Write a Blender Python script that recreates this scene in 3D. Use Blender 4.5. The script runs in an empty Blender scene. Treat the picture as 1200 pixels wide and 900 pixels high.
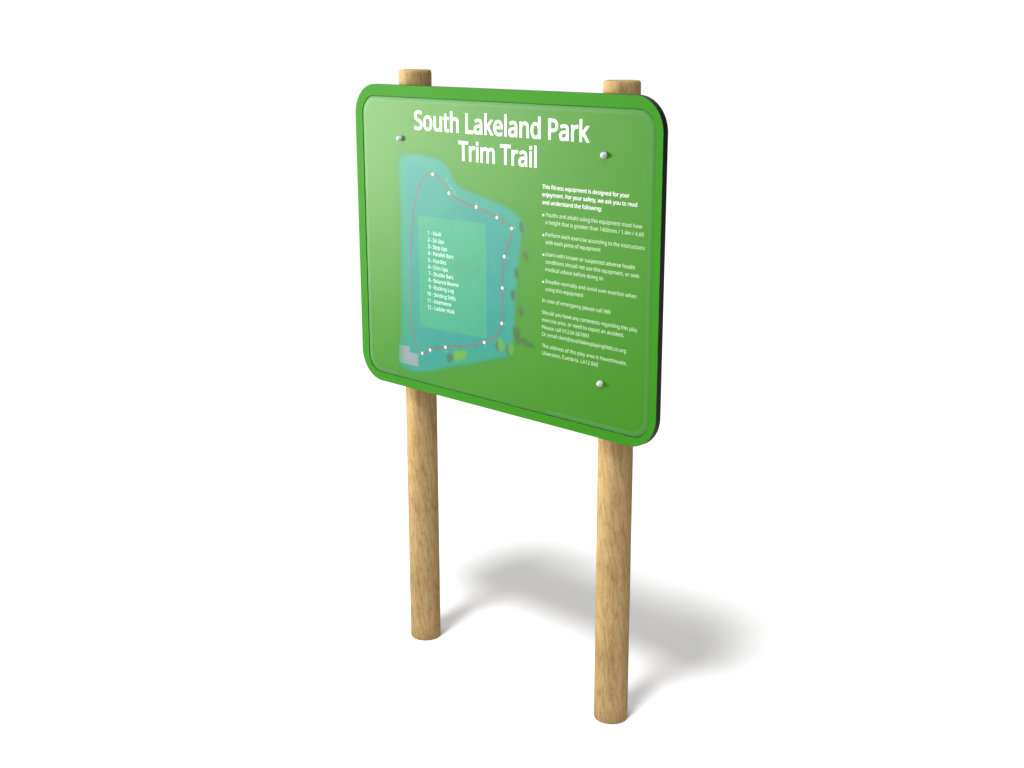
import bpy, bmesh, math, random
import numpy as np
from mathutils import Vector, Matrix

# ------------------------------------------------------------------ camera, world, lamps, exposure
sc = bpy.context.scene
COL = sc.collection
FOC, YAW, PIT, ROL = 1593.808, -0.770521, -0.257329, -0.0017875      # focal length in pixels of a 1200 px wide frame
CAM = np.array([2.763446, -2.771743, 1.997958])
fw = np.array([math.sin(YAW)*math.cos(PIT), math.cos(YAW)*math.cos(PIT), math.sin(PIT)])
rt = np.cross(fw, [0, 0, 1]); rt /= np.linalg.norm(rt); up = np.cross(rt, fw)
rt, up = math.cos(ROL)*rt+math.sin(ROL)*up, -math.sin(ROL)*rt+math.cos(ROL)*up
cam = bpy.data.cameras.new('camera'); camo = bpy.data.objects.new('camera', cam); COL.objects.link(camo)
camo.matrix_world = Matrix(((rt[0], up[0], -fw[0], CAM[0]), (rt[1], up[1], -fw[1], CAM[1]), (rt[2], up[2], -fw[2], CAM[2]), (0, 0, 0, 1)))
cam.sensor_width = 36; cam.lens = FOC/1200*36; cam.clip_end = 500
sc.camera = camo
sc.render.resolution_x, sc.render.resolution_y = 1024, 768
sc.view_settings.view_transform = 'Standard'; sc.view_settings.look = 'None'
sc.view_settings.exposure = 0; sc.view_settings.gamma = 1

AMBIENT, ROOM, DARK_SIDE = 1.04, .68, .03
COAT, COAT_ROUGH, COAT_IOR = 1, .455, 1.20
world = bpy.data.worlds.new('World'); sc.world = world; world.use_nodes = True
wn, wl = world.node_tree.nodes, world.node_tree.links
# world light shaped: white behind the sign, dimmed elsewhere, darkened right to shade posts
tcw = wn.new('ShaderNodeTexCoord')
def lobe(vec, lo, hi, v0, v1):
    dt = wn.new('ShaderNodeVectorMath'); dt.operation = 'DOT_PRODUCT'; dt.inputs[1].default_value = vec
    wl.new(tcw.outputs['Generated'], dt.inputs[0])
    mr = wn.new('ShaderNodeMapRange'); mr.interpolation_type = 'SMOOTHSTEP'
    for k, v in ((1, lo), (2, hi), (3, v0), (4, v1)): mr.inputs[k].default_value = v
    wl.new(dt.outputs['Value'], mr.inputs[0]); return mr.outputs[0]
mu = wn.new('ShaderNodeMath'); mu.operation = 'MULTIPLY'
wl.new(lobe((-.70, .71, 0), .15, .55, ROOM, AMBIENT), mu.inputs[0])
wl.new(lobe((.74, .67, 0), .38, .80, 1, DARK_SIDE), mu.inputs[1])
wl.new(mu.outputs[0], wn['Background'].inputs[1])
wn['Background'].inputs[0].default_value = (1, 1, 1, 1)

def lamp(name, pos, aim, shape, size, power, color=(1, 1, 1), spread=180):
    l = bpy.data.lights.new(name, 'AREA'); l.shape = shape; l.size = size; l.energy = power; l.color = color; l.spread = math.radians(spread)
    o = bpy.data.objects.new(name, l); COL.objects.link(o)
    o.location = pos; o.rotation_euler = (Vector(aim)-Vector(pos)).to_track_quat('-Z', 'Y').to_euler()
    return o
# key softbox, high in front of the sign, a little to its right
kd = Vector((0.11, -0.51, 1.0)).normalized()*60
lamp('key_softbox', kd+Vector((0, 0, 1)), (0, 0, 1), 'DISK', 14.2, 38500)
# low softbox in front left whose sheen lies on the cover sheet
lamp('fill_softbox', (-4.9, -3.4, 1.55), (-.1, 0, 1.65), 'DISK', 1.9, 38, (1, 1, .92), spread=34)

# ------------------------------------------------------------------ helpers
def px(u, v, y):
    """photo pixel (1200x900) -> (x, z) on the plane at depth y"""
    d = rt*(u-600)/FOC - up*(v-450)/FOC + fw
    q = CAM + (y-CAM[1])/d[1]*d
    return float(q[0]), float(q[2])

def srgb(r, g, b):
    f = lambda c: (c/255/12.92) if c/255 <= .04045 else ((c/255+.055)/1.055)**2.4
    return (f(r), f(g), f(b), 1)

def mat(name, color=(.5, .5, .5, 1), rough=.5, spec=.3, metal=0):
    m = bpy.data.materials.new(name); m.use_nodes = True
    b = m.node_tree.nodes['Principled BSDF']
    b.inputs['Base Color'].default_value = color; b.inputs['Roughness'].default_value = rough
    b.inputs['Specular IOR Level'].default_value = spec; b.inputs['Metallic'].default_value = metal
    return m

def link(name, me, m=None, parent=None):
    o = bpy.data.objects.new(name, me); COL.objects.link(o)
    if m is not None: me.materials.append(m)
    if parent is not None: o.parent = parent
    return o

def mesh(name, verts, faces, m=None, parent=None, smooth=False):
    me = bpy.data.meshes.new(name); me.from_pydata([tuple(v) for v in verts], [], faces); me.update()
    if smooth:
        for p in me.polygons: p.use_smooth = True
    return link(name, me, m, parent)

def rrect(x0, x1, z0, z1, r, n=24):
    pts = []
    for cx, cz, a0 in ((x1-r, z1-r, 0), (x0+r, z1-r, 90), (x0+r, z0+r, 180), (x1-r, z0+r, 270)):
        for k in range(n+1):
            a = math.radians(a0+90*k/n); pts.append((cx+r*math.cos(a), cz+r*math.sin(a)))
    return pts                                                       # counter-clockwise in (x, z)

def loops(name, rings, m, parent, cap_first=False, cap_last=False, smooth=False):
    """rings: list of (points, y); quads between consecutive rings"""
    vs, fs = [], []
    n = len(rings[0][0])
    for pts, y in rings: vs += [(x, y, z) for x, z in pts]
    for k in range(len(rings)-1):
        for i in range(n):
            j = (i+1) % n; fs.append((k*n+i, k*n+j, (k+1)*n+j, (k+1)*n+i))
    if cap_first: fs.append(tuple(range(n))[::-1])
    if cap_last: fs.append(tuple(range((len(rings)-1)*n, len(rings)*n)))
    o = mesh(name, vs, fs, m, parent, smooth)
    bm = bmesh.new(); bm.from_mesh(o.data); bmesh.ops.recalc_face_normals(bm, faces=bm.faces[:]); bm.to_mesh(o.data); bm.free()
    return o
GLYPHS = {
' ': (175, []),
',': (180, ['28 -87 42 -87 34 -61 47 -3 40 -33 53 28 61 78 58 55 82 78 124 78 103 78 126 75 129 71 127 73 123 47 104 -8 115 21 93 -36 71 -87 82 -62 57 -87']),
'-': (216, ['27 154 81 154 27 171 27 206 27 189 81 206 189 206 135 206 189 189 189 154 189 171 135 154']),
'.': (180, ['89 -9 101 -9 78 -9 60 1 69 -6 52 9 48 36 48 20 48 53 60 71 52 64 69 78 89 81 78 81 101 81 119 71 111 78 127 64 132 36 132 53 132 20 119 1 127 9 111 -6']),
'/': (250, ['7 0 26 0 66 160 185 480 126 320 205 480 243 480 224 480 184 320 64 0 124 160 45 0']),
'0': (384, ['191 -7 230 -7 137 -7 72 59 97 15 46 102 33 240 33 163 33 292 49 373 38 337 59 410 99 458 76 438 123 477 191 487 153 487 245 487 312 422 285 465 338 379 351 240 351 318 351 189 335 108 346 145 324 71 284 23 307 43 261 3','191 44 155 44 227 44 268 92 253 60 284 125 291 240 291 174 291 306 268 388 284 355 253 420 191 437 227 437 155 437 115 388 130 420 100 355 92 240 92 306 92 175 115 93 100 125 130 60']),
'1': (384, ['181 0 200 0 181 112 181 335 181 223 181 354 181 381 181 370 182 393 183 418 182 405 176 411 164 400 170 405 158 395 142 381 151 388 125 367 91 339 108 353 80 352 60 379 70 366 103 412 189 480 146 446 206 480 238 480 222 480 238 320 238 0 238 160 219 0']),
'2': (384, ['32 0 138 0 32 16 32 49 32 33 74 91 158 176 116 134 182 200 219 240 202 222 236 259 257 296 248 278 265 314 269 355 269 334 269 382 246 415 261 402 230 429 185 436 210 436 161 436 123 424 141 432 106 416 69 390 88 405 59 403 38 430 48 417 56 445 102 470 78 459 127 481 185 486 154 486 229 486 291 452 265 475 317 430 330 359 330 398 330 334 314 288 325 310 304 267 271 224 290 245 253 202 207 155 231 179 173 122 107 56 140 89 107 56 107 54 107 55 188 54 349 54 268 54 349 36 349 0 349 18 244 0']),
'3': (384, ['162 -7 204 -7 137 -7 92 -1 113 -5 71 3 30 19 50 10 30 38 30 75 30 56 50 65 95 51 72 57 119 46 163 43 141 43 206 43 256 68 237 51 275 85 284 138 284 108 284 168 249 202 272 189 225 216 150 222 192 222 134 222 103 222 119 222 103 239 103 273 103 256 119 273 150 273 135 273 190 273 240 298 220 281 260 314 271 363 271 336 271 387 247 417 263 405 231 430 183 437 210 437 157 437 117 425 135 433 99 418 62 396 80 408 53 410 33 437 43 423 50 450 96 471 71 462 122 481 183 486 150 486 233 486 294 453 270 475 319 430 331 367 331 402 331 335 304 290 322 309 286 271 232 253 262 259 232 252 232 250 232 251 270 245 318 214 299 233 336 194 346 136 346 168 346 109 326 62 339 84 313 40 266 11 293 24 239 -1']),
'4': (384, ['244 0 263 0 244 36 244 109 244 73 167 109 14 109 91 109 14 126 14 159 14 142 89 267 240 482 165 375 260 482 301 482 281 482 301 375 301 162 301 269 324 162 371 162 347 162 371 144 371 109 371 126 347 109 301 109 324 109 301 73 301 0 301 36 282 0','72 162 120 230 129 162 244 162 186 162 244 212 244 313 244 263 244 336 245 372 244 356 245 389 247 419 246 404 246 419 244 419 245 419 241 411 231 392 236 401 226 382 216 367 221 373 168 298']),
'5': (384, ['167 -7 223 -7 142 -7 97 0 119 -4 75 4 42 19 57 11 42 38 42 75 42 57 58 65 101 52 78 58 124 46 167 44 146 44 203 44 253 69 231 52 275 86 285 147 285 112 285 178 257 219 276 202 237 236 165 244 207 244 153 244 122 241 138 243 106 239 83 234 93 237 73 241 54 253 64 247 60 329 72 480 66 404 152 480 312 480 232 480 312 462 312 426 312 444 249 426 122 426 186 426 118 379 111 287 115 333 118 288 142 291 129 290 155 293 185 294 169 294 234 294 302 257 273 282 331 233 346 153 346 198 346 103 299 36 330 64 267 7']),
'6': (384, ['200 -7 247 -7 170 -7 118 16 142 1 93 31 59 86 73 55 44 117 37 205 37 157 37 239 46 307 40 273 52 340 79 397 63 370 95 424 146 462 117 446 174 478 257 486 211 486 266 486 288 485 276 486 299 484 316 480 308 482 316 463 316 430 316 447 308 433 288 436 299 435 278 437 258 438 268 438 227 438 181 422 201 433 160 412 132 380 144 398 120 362 106 318 111 342 101 295 96 244 97 270 97 244 100 244 99 244 110 259 143 284 125 273 161 295 214 300 185 300 255 300 314 262 289 288 340 237 353 154 353 201 353 104 311 36 339 65 284 8','199 43 177 43 228 43 268 70 251 52 285 88 294 154 294 116 294 185 271 227 286 209 256 245 201 254 232 254 180 254 146 241 162 249 131 232 110 208 119 221 101 194 97 166 97 180 97 147 108 108 101 127 116 89 142 61 127 74 158 49']),
'7': (384, ['91 0 113 0 157 142 288 426 223 284 202 426 30 426 116 426 30 444 30 480 30 462 137 480 351 480 244 480 351 464 351 434 351 449 286 289 156 0 221 145 135 0']),
'8': (384, ['193 -7 241 -7 142 -7 75 27 102 5 47 50 33 122 33 81 33 144 47 179 37 163 56 195 83 221 68 209 99 233 132 251 115 242 109 264 73 299 89 280 57 318 48 372 48 343 48 397 67 434 55 417 80 451 118 473 97 464 140 482 191 486 164 486 233 486 295 457 268 476 322 437 335 371 335 409 335 352 323 321 331 335 314 307 289 283 303 294 276 272 244 254 260 262 263 244 298 222 281 234 314 210 336 181 327 196 346 165 351 124 351 146 351 84 308 29 336 52 279 5','194 277 178 284 217 287 253 312 237 298 269 326 277 369 277 345 277 392 253 421 269 409 238 433 191 439 217 439 166 439 130 421 146 433 114 409 106 369 106 392 106 353 118 328 110 339 126 317 150 299 136 307 163 291','192 40 158 40 225 40 267 63 250 48 284 79 293 124 293 99 293 147 265 182 284 166 247 197 192 222 223 211 188 224 181 226 185 225 152 214 114 183 129 199 98 167 91 122 91 146 91 98 116 63 99 79 132 48']),
'9': (384, ['129 -7 174 -7 120 -7 98 -5 110 -6 86 -4 69 0 76 -2 69 17 69 50 69 34 86 45 128 42 106 42 159 42 205 57 185 47 226 67 254 99 242 81 266 117 280 161 275 137 285 184 289 235 289 209 288 235 285 235 287 235 276 220 243 196 261 207 224 185 171 179 200 179 130 179 72 217 97 192 46 243 34 324 34 278 34 358 53 411 40 387 65 435 106 467 83 454 129 480 187 486 156 486 217 486 269 463 245 479 294 448 328 393 313 424 342 362 349 275 349 323 349 240 340 173 346 206 334 140 307 82 323 109 291 55 240 17 269 34 211 1','184 226 153 226 206 226 240 239 224 230 255 247 276 272 268 259 285 285 289 314 289 299 289 333 278 371 286 352 270 390 244 418 259 405 229 430 187 437 210 437 159 437 119 409 136 427 101 391 92 325 92 363 92 294 115 252 100 270 130 234']),
':': (180, ['89 278 101 278 78 278 60 289 69 282 52 296 48 324 48 308 48 341 60 359 52 353 69 366 89 369 78 369 101 369 119 359 111 366 127 353 132 324 132 341 132 308 119 289 127 296 111 282','89 -9 101 -9 78 -9 60 1 69 -6 52 9 48 36 48 20 48 53 60 71 52 64 69 78 89 81 78 81 101 81 119 71 111 78 127 64 132 36 132 53 132 20 119 1 127 9 111 -6']),
'@': (604, ['291 -60 320 -60 238 -60 155 -30 193 -50 118 -11 69 55 89 18 49 92 39 188 39 136 39 230 58 304 45 268 71 339 115 397 90 370 139 423 204 458 169 443 240 472 324 480 279 480 370 480 448 451 412 470 484 431 534 368 513 404 554 332 565 240 565 289 565 219 558 179 562 199 553 160 536 126 546 142 526 110 500 88 514 97 485 78 449 73 468 73 428 73 400 91 412 79 388 103 378 132 381 116 377 132 375 132 376 132 367 115 339 90 355 101 323 79 280 73 304 73 246 73 201 107 220 85 183 130 173 198 173 161 173 228 191 276 179 254 202 299 240 330 219 317 261 343 316 349 287 349 335 349 374 344 355 348 393 341 418 333 408 337 416 288 412 197 414 242 411 189 411 180 411 183 411 176 411 173 411 174 411 149 423 126 415 134 432 119 453 115 441 115 467 115 488 132 478 121 498 143 510 178 505 159 515 197 518 240 518 218 518 282 493 346 509 317 476 375 423 412 453 397 394 428 324 435 361 435 273 435 194 404 230 425 159 383 115 317 133 354 96 280 87 190 87 238 87 124 140 38 105 73 175 2 291 -15 225 -15 318 -15 369 -6 344 -12 394 0 435 13 416 6 435 -2 435 -32 435 -17 416 -40 370 -52 394 -47 346 -57','289 115 270 115 314 115 343 143 332 124 354 162 362 216 361 186 363 244 366 300 365 272 360 302 344 305 353 304 335 306 316 307 326 307 294 307 263 291 277 302 250 280 234 249 240 266 229 233 226 197 226 215 226 168 243 134 231 147 254 121']),
'A': (429, ['0 0 20 0 62 161 187 482 125 321 206 482 242 482 224 482 304 321 428 0 366 161 408 0 366 0 387 0 347 49 308 148 328 99 245 148 118 148 182 148 99 99 61 0 80 49 41 0','138 202 156 251 189 202 290 202 240 202 272 251 236 347 254 299 235 351 230 367 233 357 227 376 221 396 224 386 218 406 214 419 215 414 210 405 203 378 207 392 199 365 193 347 195 355 175 299']),
'B': (437, ['65 0 121 0 65 160 65 480 65 320 111 480 202 480 156 480 262 480 338 453 307 471 369 435 384 361 384 405 384 332 361 290 376 309 345 272 293 255 322 260 293 253 293 251 293 252 313 248 348 234 331 242 364 225 386 197 377 213 396 182 400 136 400 161 400 93 356 36 385 59 326 12 234 0 285 0 178 0','126 275 126 326 155 275 214 275 185 275 255 275 299 295 284 282 314 308 322 354 322 328 322 380 294 411 312 399 275 422 205 428 246 428 178 428 126 428 152 428 126 377','126 51 126 109 158 51 222 51 190 51 265 51 311 76 294 59 328 92 336 141 336 114 336 166 310 202 327 186 293 217 218 225 262 225 187 225 126 225 156 225 126 167']),
'C': (424, ['261 -7 288 -7 212 -7 139 24 172 3 106 44 65 109 82 72 49 147 41 240 41 190 41 289 67 368 50 331 85 405 146 455 111 434 180 476 271 486 222 486 322 486 404 458 366 477 396 441 379 407 388 424 365 414 330 425 348 420 312 430 271 433 292 433 219 433 149 381 179 416 120 347 105 240 105 300 105 180 146 98 119 133 174 64 270 46 215 46 291 46 330 52 311 48 349 55 385 65 367 60 385 48 385 13 385 30 367 6 329 -2 348 1 310 -5']),
'E': (373, ['65 0 154 0 65 160 65 480 65 320 154 480 333 480 244 480 333 462 333 426 333 444 264 426 126 426 195 426 126 377 126 277 126 327 191 277 321 277 256 277 321 259 321 224 321 242 256 224 126 224 191 224 126 167 126 53 126 110 195 53 333 53 264 53 333 35 333 0 333 18 244 0']),
'F': (349, ['65 0 85 0 65 160 65 480 65 320 154 480 333 480 244 480 333 462 333 426 333 444 264 426 126 426 195 426 126 370 126 257 126 313 191 257 320 257 255 257 320 239 320 203 320 221 255 203 126 203 191 203 126 136 126 0 126 68 105 0']),
'H': (498, ['65 0 85 0 65 160 65 480 65 320 85 480 126 480 105 480 126 412 126 277 126 344 208 277 371 277 289 277 371 344 371 480 371 412 392 480 432 480 412 480 432 320 432 0 432 160 412 0 371 0 392 0 371 75 371 224 371 149 289 224 126 224 208 224 126 149 126 0 126 75 105 0']),
'I': (228, ['27 0 85 0 27 12 27 35 27 23 46 39 83 48 64 43 83 176 83 431 83 303 64 436 27 445 46 440 27 456 27 480 27 468 85 480 200 480 142 480 200 468 200 445 200 456 181 440 144 431 163 436 144 303 144 48 144 176 163 43 200 35 181 39 200 23 200 0 200 12 142 0']),
'L': (352, ['65 0 155 0 65 160 65 480 65 320 85 480 126 480 105 480 126 338 126 54 126 196 195 54 335 54 265 54 335 36 335 0 335 18 245 0']),
'O': (525, ['263 -7 311 -7 213 -7 139 24 172 4 106 45 65 111 81 74 49 148 41 241 41 191 41 290 65 370 49 333 81 407 139 456 106 435 172 477 263 487 213 487 311 487 384 456 351 477 417 436 458 370 442 407 475 333 484 240 484 290 484 191 458 110 475 147 442 74 384 24 417 45 351 4','263 46 208 46 317 46 382 98 357 63 407 132 420 240 420 180 420 301 382 382 407 348 357 417 263 434 317 434 209 434 143 382 169 417 118 348 105 240 105 301 105 180 143 98 118 132 169 63']),
'P': (406, ['65 0 85 0 65 160 65 480 65 320 107 480 192 480 150 480 255 480 329 443 300 467 358 418 372 338 372 383 372 312 354 264 366 287 342 241 294 208 322 223 267 194 181 187 229 187 162 187 126 187 144 187 126 124 126 0 126 62 105 0','126 238 126 302 142 238 174 238 158 238 220 238 276 261 254 246 298 275 310 336 310 300 310 367 280 405 300 390 260 420 187 428 229 428 166 428 126 428 146 428 126 365']),
'R': (418, ['65 0 85 0 65 160 65 480 65 320 109 480 197 480 153 480 257 480 329 446 301 468 358 423 372 343 372 389 372 318 358 279 367 296 349 262 322 239 337 249 307 229 276 215 292 221 320 143 408 0 364 72 384 0 337 0 361 0 298 66 221 198 260 132 189 198 126 198 157 198 126 132 126 0 126 66 105 0','126 249 126 308 150 249 197 249 173 249 236 249 283 272 265 257 301 288 310 340 310 310 310 372 281 407 300 394 263 421 194 427 233 427 171 427 126 427 148 427 126 368']),
'S': (369, ['166 -7 218 -7 139 -7 91 -1 114 -5 69 3 34 16 49 9 34 35 34 74 34 55 50 67 94 54 70 60 118 49 169 46 143 46 204 46 249 66 231 53 268 80 277 123 277 99 277 139 267 163 273 152 260 173 232 192 248 183 216 202 164 222 193 211 123 236 72 276 92 255 51 298 40 364 40 327 40 390 60 429 47 411 73 448 114 471 91 462 137 481 193 486 163 486 220 486 266 479 244 484 288 474 326 459 308 467 319 442 307 408 313 425 290 415 253 426 272 421 233 431 192 433 213 433 162 433 124 414 139 427 109 401 101 363 101 384 101 347 111 323 105 334 118 312 144 294 129 303 160 286 206 267 180 276 234 256 278 233 258 245 297 222 322 191 312 207 332 174 337 128 337 153 337 86 291 29 322 53 260 5']),
'T': (373, ['156 0 177 0 156 142 156 426 156 284 107 426 7 426 57 426 7 444 7 480 7 462 126 480 366 480 246 480 366 462 366 426 366 444 316 426 217 426 267 426 217 284 217 0 217 142 197 0']),
'U': (491, ['243 -7 286 -7 184 -7 107 42 138 10 76 74 60 171 60 117 60 274 60 480 60 377 81 480 121 480 101 480 121 376 121 169 121 272 121 130 152 78 131 99 173 56 246 46 204 46 290 46 341 80 321 57 360 103 370 169 370 133 370 273 370 480 370 376 390 480 430 480 410 480 430 376 430 169 430 273 430 136 410 80 423 106 396 53 348 16 376 32 321 1']),
'V': (403, ['171 0 191 0 114 160 0 480 57 320 21 480 63 480 42 480 99 377 171 172 135 274 178 152 189 117 184 134 194 99 201 67 198 83 205 83 214 117 209 99 218 134 232 173 225 153 268 275 339 480 303 377 360 480 403 480 382 480 346 320 232 0 289 160 212 0']),
'W': (625, ['135 0 155 0 93 160 8 480 50 320 29 480 71 480 50 480 96 382 146 187 121 284 151 166 160 127 156 146 163 108 169 73 166 90 171 90 179 130 174 109 183 150 194 190 188 170 222 287 279 480 251 383 300 480 341 480 320 480 370 382 429 188 400 285 435 167 445 127 441 147 450 106 455 73 453 88 458 89 465 127 461 107 469 146 479 187 473 166 503 285 553 480 528 382 574 480 616 480 595 480 573 320 488 0 531 160 468 0 427 0 448 0 396 105 334 314 365 210 330 327 323 353 327 340 319 366 314 388 317 378 312 398 310 409 310 405 309 403 303 372 307 391 298 353 287 312 293 333 257 208 196 0 226 104 176 0']),
'Y': (380, ['160 0 180 0 160 61 160 183 160 122 107 282 0 480 53 381 22 480 66 480 44 480 107 401 190 244 149 322 232 322 315 480 273 401 337 480 380 480 358 480 327 382 220 186 274 284 220 124 220 0 220 62 200 0']),
'a': (377, ['144 -7 175 -7 112 -7 63 19 85 2 42 36 31 100 31 63 31 136 73 183 45 164 101 202 203 215 145 213 224 216 265 217 244 216 265 224 265 238 265 231 265 268 245 301 258 289 232 313 190 318 214 318 171 318 136 310 153 316 119 304 89 291 103 298 83 306 71 335 77 320 86 344 126 357 105 351 148 363 193 366 170 366 237 366 291 337 270 356 312 318 322 245 322 287 322 163 322 0 322 82 308 0 279 0 294 0 276 17 268 51 272 34 267 51 265 51 266 51 250 31 216 7 233 17 199 -2','158 41 139 41 188 41 234 66 214 49 254 83 264 144 264 109 264 154 264 176 264 165 246 175 211 174 229 175 166 172 118 152 135 165 101 140 92 99 92 122 92 79 110 55 98 64 123 46']),
'b': (413, ['228 -7 272 -7 199 -7 158 9 176 -2 141 19 116 46 126 31 115 46 111 46 113 46 107 30 99 0 103 15 85 0 57 0 71 0 57 170 57 510 57 340 77 510 116 510 96 510 116 469 116 386 116 428 116 371 115 344 116 357 115 330 113 312 114 320 114 312 116 312 115 312 126 328 158 351 141 340 176 361 228 366 199 366 272 366 335 319 308 350 363 288 376 180 376 242 376 118 335 40 362 72 308 9','219 42 180 42 251 42 291 78 275 54 307 102 315 181 315 136 315 272 218 317 283 317 180 317 138 284 153 306 124 262 116 182 116 228 116 181 116 179 116 180 116 135 138 78 123 101 153 54']),
'c': (322, ['201 -7 222 -7 170 -7 117 13 141 0 92 26 58 73 72 46 44 101 37 178 37 135 37 222 59 286 44 258 74 314 119 347 94 334 145 360 206 367 173 367 224 367 259 361 242 365 276 357 300 347 289 353 294 331 282 298 288 315 271 302 244 310 259 306 230 313 204 315 217 315 133 315 98 179 98 270 98 135 124 79 107 102 141 56 201 44 167 44 221 44 253 50 238 46 268 54 294 65 282 59 294 48 294 13 294 30 282 6 254 -2 269 2 240 -5']),
'd': (413, ['185 -7 213 -7 140 -7 77 40 104 9 50 71 37 179 37 118 37 241 78 319 50 288 105 351 185 367 141 367 213 367 254 351 236 362 271 341 297 314 286 328 298 314 301 314 300 314 300 319 299 339 300 328 297 351 297 367 297 360 297 415 297 510 297 463 317 510 356 510 336 510 356 340 356 0 356 170 340 0 308 0 324 0 305 16 300 48 302 32 299 48 297 48 298 48 286 33 254 9 272 20 236 -1','194 42 162 42 232 42 274 74 259 53 290 94 298 168 298 126 298 171 298 179 298 175 298 223 275 282 290 258 261 306 193 318 233 318 162 318 122 280 138 305 106 254 98 178 98 221 98 135 122 78 106 102 138 54']),
'e': (379, ['210 -7 235 -7 176 -7 120 14 146 0 94 28 59 76 73 49 44 104 37 177 37 137 37 217 57 279 44 251 70 307 112 344 89 329 136 359 196 367 164 367 227 367 276 347 254 360 298 333 327 290 315 314 339 265 345 204 345 237 345 192 345 169 345 180 262 169 98 169 180 169 99 128 129 76 109 97 149 54 213 44 177 44 236 44 274 50 256 46 291 54 328 69 310 60 328 51 328 17 328 34 310 9 274 -1 292 3 256 -5','99 216 103 248 161 216 283 216 222 216 283 246 262 290 276 271 247 309 195 318 225 318 167 318 129 291 145 309 112 273']),
'f': (231, ['73 0 93 0 73 105 73 314 73 210 52 314 10 314 31 314 10 323 10 342 10 333 31 349 73 362 52 355 73 369 73 383 73 376 73 429 104 483 84 463 125 504 190 514 153 514 204 514 229 510 217 513 241 508 260 502 251 505 255 486 244 455 250 471 237 458 220 462 229 460 210 464 191 465 201 465 171 465 147 446 156 459 137 432 132 383 132 412 132 376 132 360 132 368 163 360 223 360 193 360 223 345 223 314 223 330 193 314 132 314 163 314 132 210 132 0 132 105 113 0']),
'g': (413, ['195 -161 250 -161 142 -161 65 -138 99 -154 65 -120 65 -84 65 -102 101 -103 198 -112 145 -112 229 -112 271 -85 253 -103 289 -67 298 -11 298 -42 298 -6 298 3 298 -1 298 9 298 27 298 16 299 37 300 48 299 44 299 48 297 48 298 48 273 11 185 -7 236 -7 139 -7 76 42 102 10 50 75 37 179 37 121 37 237 76 316 50 282 102 350 185 367 139 367 208 367 249 353 230 362 268 344 298 312 284 331 299 312 301 312 300 312 304 328 309 360 306 344 325 360 356 360 340 360 356 238 356 -6 356 116 356 -58 317 -122 343 -96 290 -148','194 42 163 42 230 42 273 71 257 51 290 90 298 165 298 122 298 170 298 179 298 175 298 229 273 285 290 264 256 306 193 317 229 317 163 317 123 281 139 305 106 257 98 179 98 223 98 134 123 77 106 100 139 53']),
'h': (415, ['57 0 77 0 57 170 57 510 57 340 77 510 116 510 96 510 116 460 116 361 116 411 116 343 113 310 115 326 114 310 117 310 116 310 128 329 164 352 144 343 184 361 229 366 206 366 273 366 328 335 306 356 350 314 361 234 361 281 361 156 361 0 361 78 341 0 302 0 322 0 302 77 302 230 302 154 302 288 222 317 275 317 181 317 139 283 154 306 124 260 116 186 116 228 116 124 116 0 116 62 96 0']),
'i': (173, ['87 420 96 420 77 420 62 429 69 423 56 435 52 457 52 445 52 470 62 486 56 480 69 492 87 495 77 495 96 495 111 486 104 492 118 480 122 457 122 470 122 445 111 429 118 435 104 423','57 0 77 0 57 120 57 360 57 240 77 360 116 360 96 360 116 240 116 0 116 120 96 0']),
'j': (173, ['87 420 96 420 77 420 62 429 69 423 56 435 52 457 52 445 52 470 62 486 56 480 69 492 87 495 77 495 96 495 111 486 104 492 118 480 122 457 122 470 122 445 111 429 118 435 104 423','15 -161 50 -161 4 -161 -15 -159 -6 -160 -23 -157 -37 -153 -31 -155 -37 -137 -37 -105 -37 -121 -30 -107 -16 -110 -23 -109 -9 -111 7 -112 -1 -112 22 -112 43 -100 34 -108 52 -93 57 -56 57 -78 57 83 57 360 57 221 77 360 116 360 96 360 116 222 116 -54 116 84 116 -87 92 -133 108 -114 76 -152']),
'k': (359, ['57 0 77 0 57 170 57 510 57 340 77 510 116 510 96 510 116 422 116 244 116 333 116 237 115 216 115 227 114 204 113 185 114 194 114 185 116 185 115 185 118 189 128 201 122 194 133 208 144 221 138 214 150 228 158 238 154 234 197 279 273 360 235 319 296 360 343 360 319 360 294 309 197 206 245 257 249 137 353 0 301 69 329 0 281 0 305 0 240 56 156 168 198 112 143 156 116 132 129 144 116 88 116 0 116 44 96 0']),
'l': (173, ['57 0 77 0 57 170 57 510 57 340 77 510 116 510 96 510 116 340 116 0 116 170 96 0']),
'm': (628, ['57 0 77 0 57 120 57 360 57 240 73 360 105 360 89 360 108 344 113 311 111 327 115 311 117 311 116 311 128 330 162 353 143 344 181 362 223 367 201 367 279 367 333 306 316 347 334 306 336 306 335 306 349 327 386 352 365 342 407 362 452 367 429 367 493 367 543 335 523 356 563 315 574 234 574 281 574 156 574 0 574 78 554 0 515 0 535 0 515 77 515 232 515 154 515 289 442 317 491 317 407 317 367 287 382 307 352 267 345 199 345 237 345 133 345 0 345 66 325 0 286 0 306 0 286 77 286 232 286 154 286 289 212 317 261 317 176 317 137 283 151 306 123 261 116 187 116 229 116 124 116 0 116 62 96 0']),
'n': (415, ['57 0 77 0 57 120 57 360 57 240 73 360 105 360 89 360 108 344 113 311 111 327 115 311 117 311 116 311 128 330 165 353 145 344 186 362 230 367 208 367 273 367 328 335 306 356 350 315 361 234 361 281 361 156 361 0 361 78 341 0 302 0 322 0 302 77 302 230 302 154 302 288 222 317 275 317 182 317 139 283 154 306 124 261 116 187 116 229 116 124 116 0 116 62 96 0']),
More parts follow.
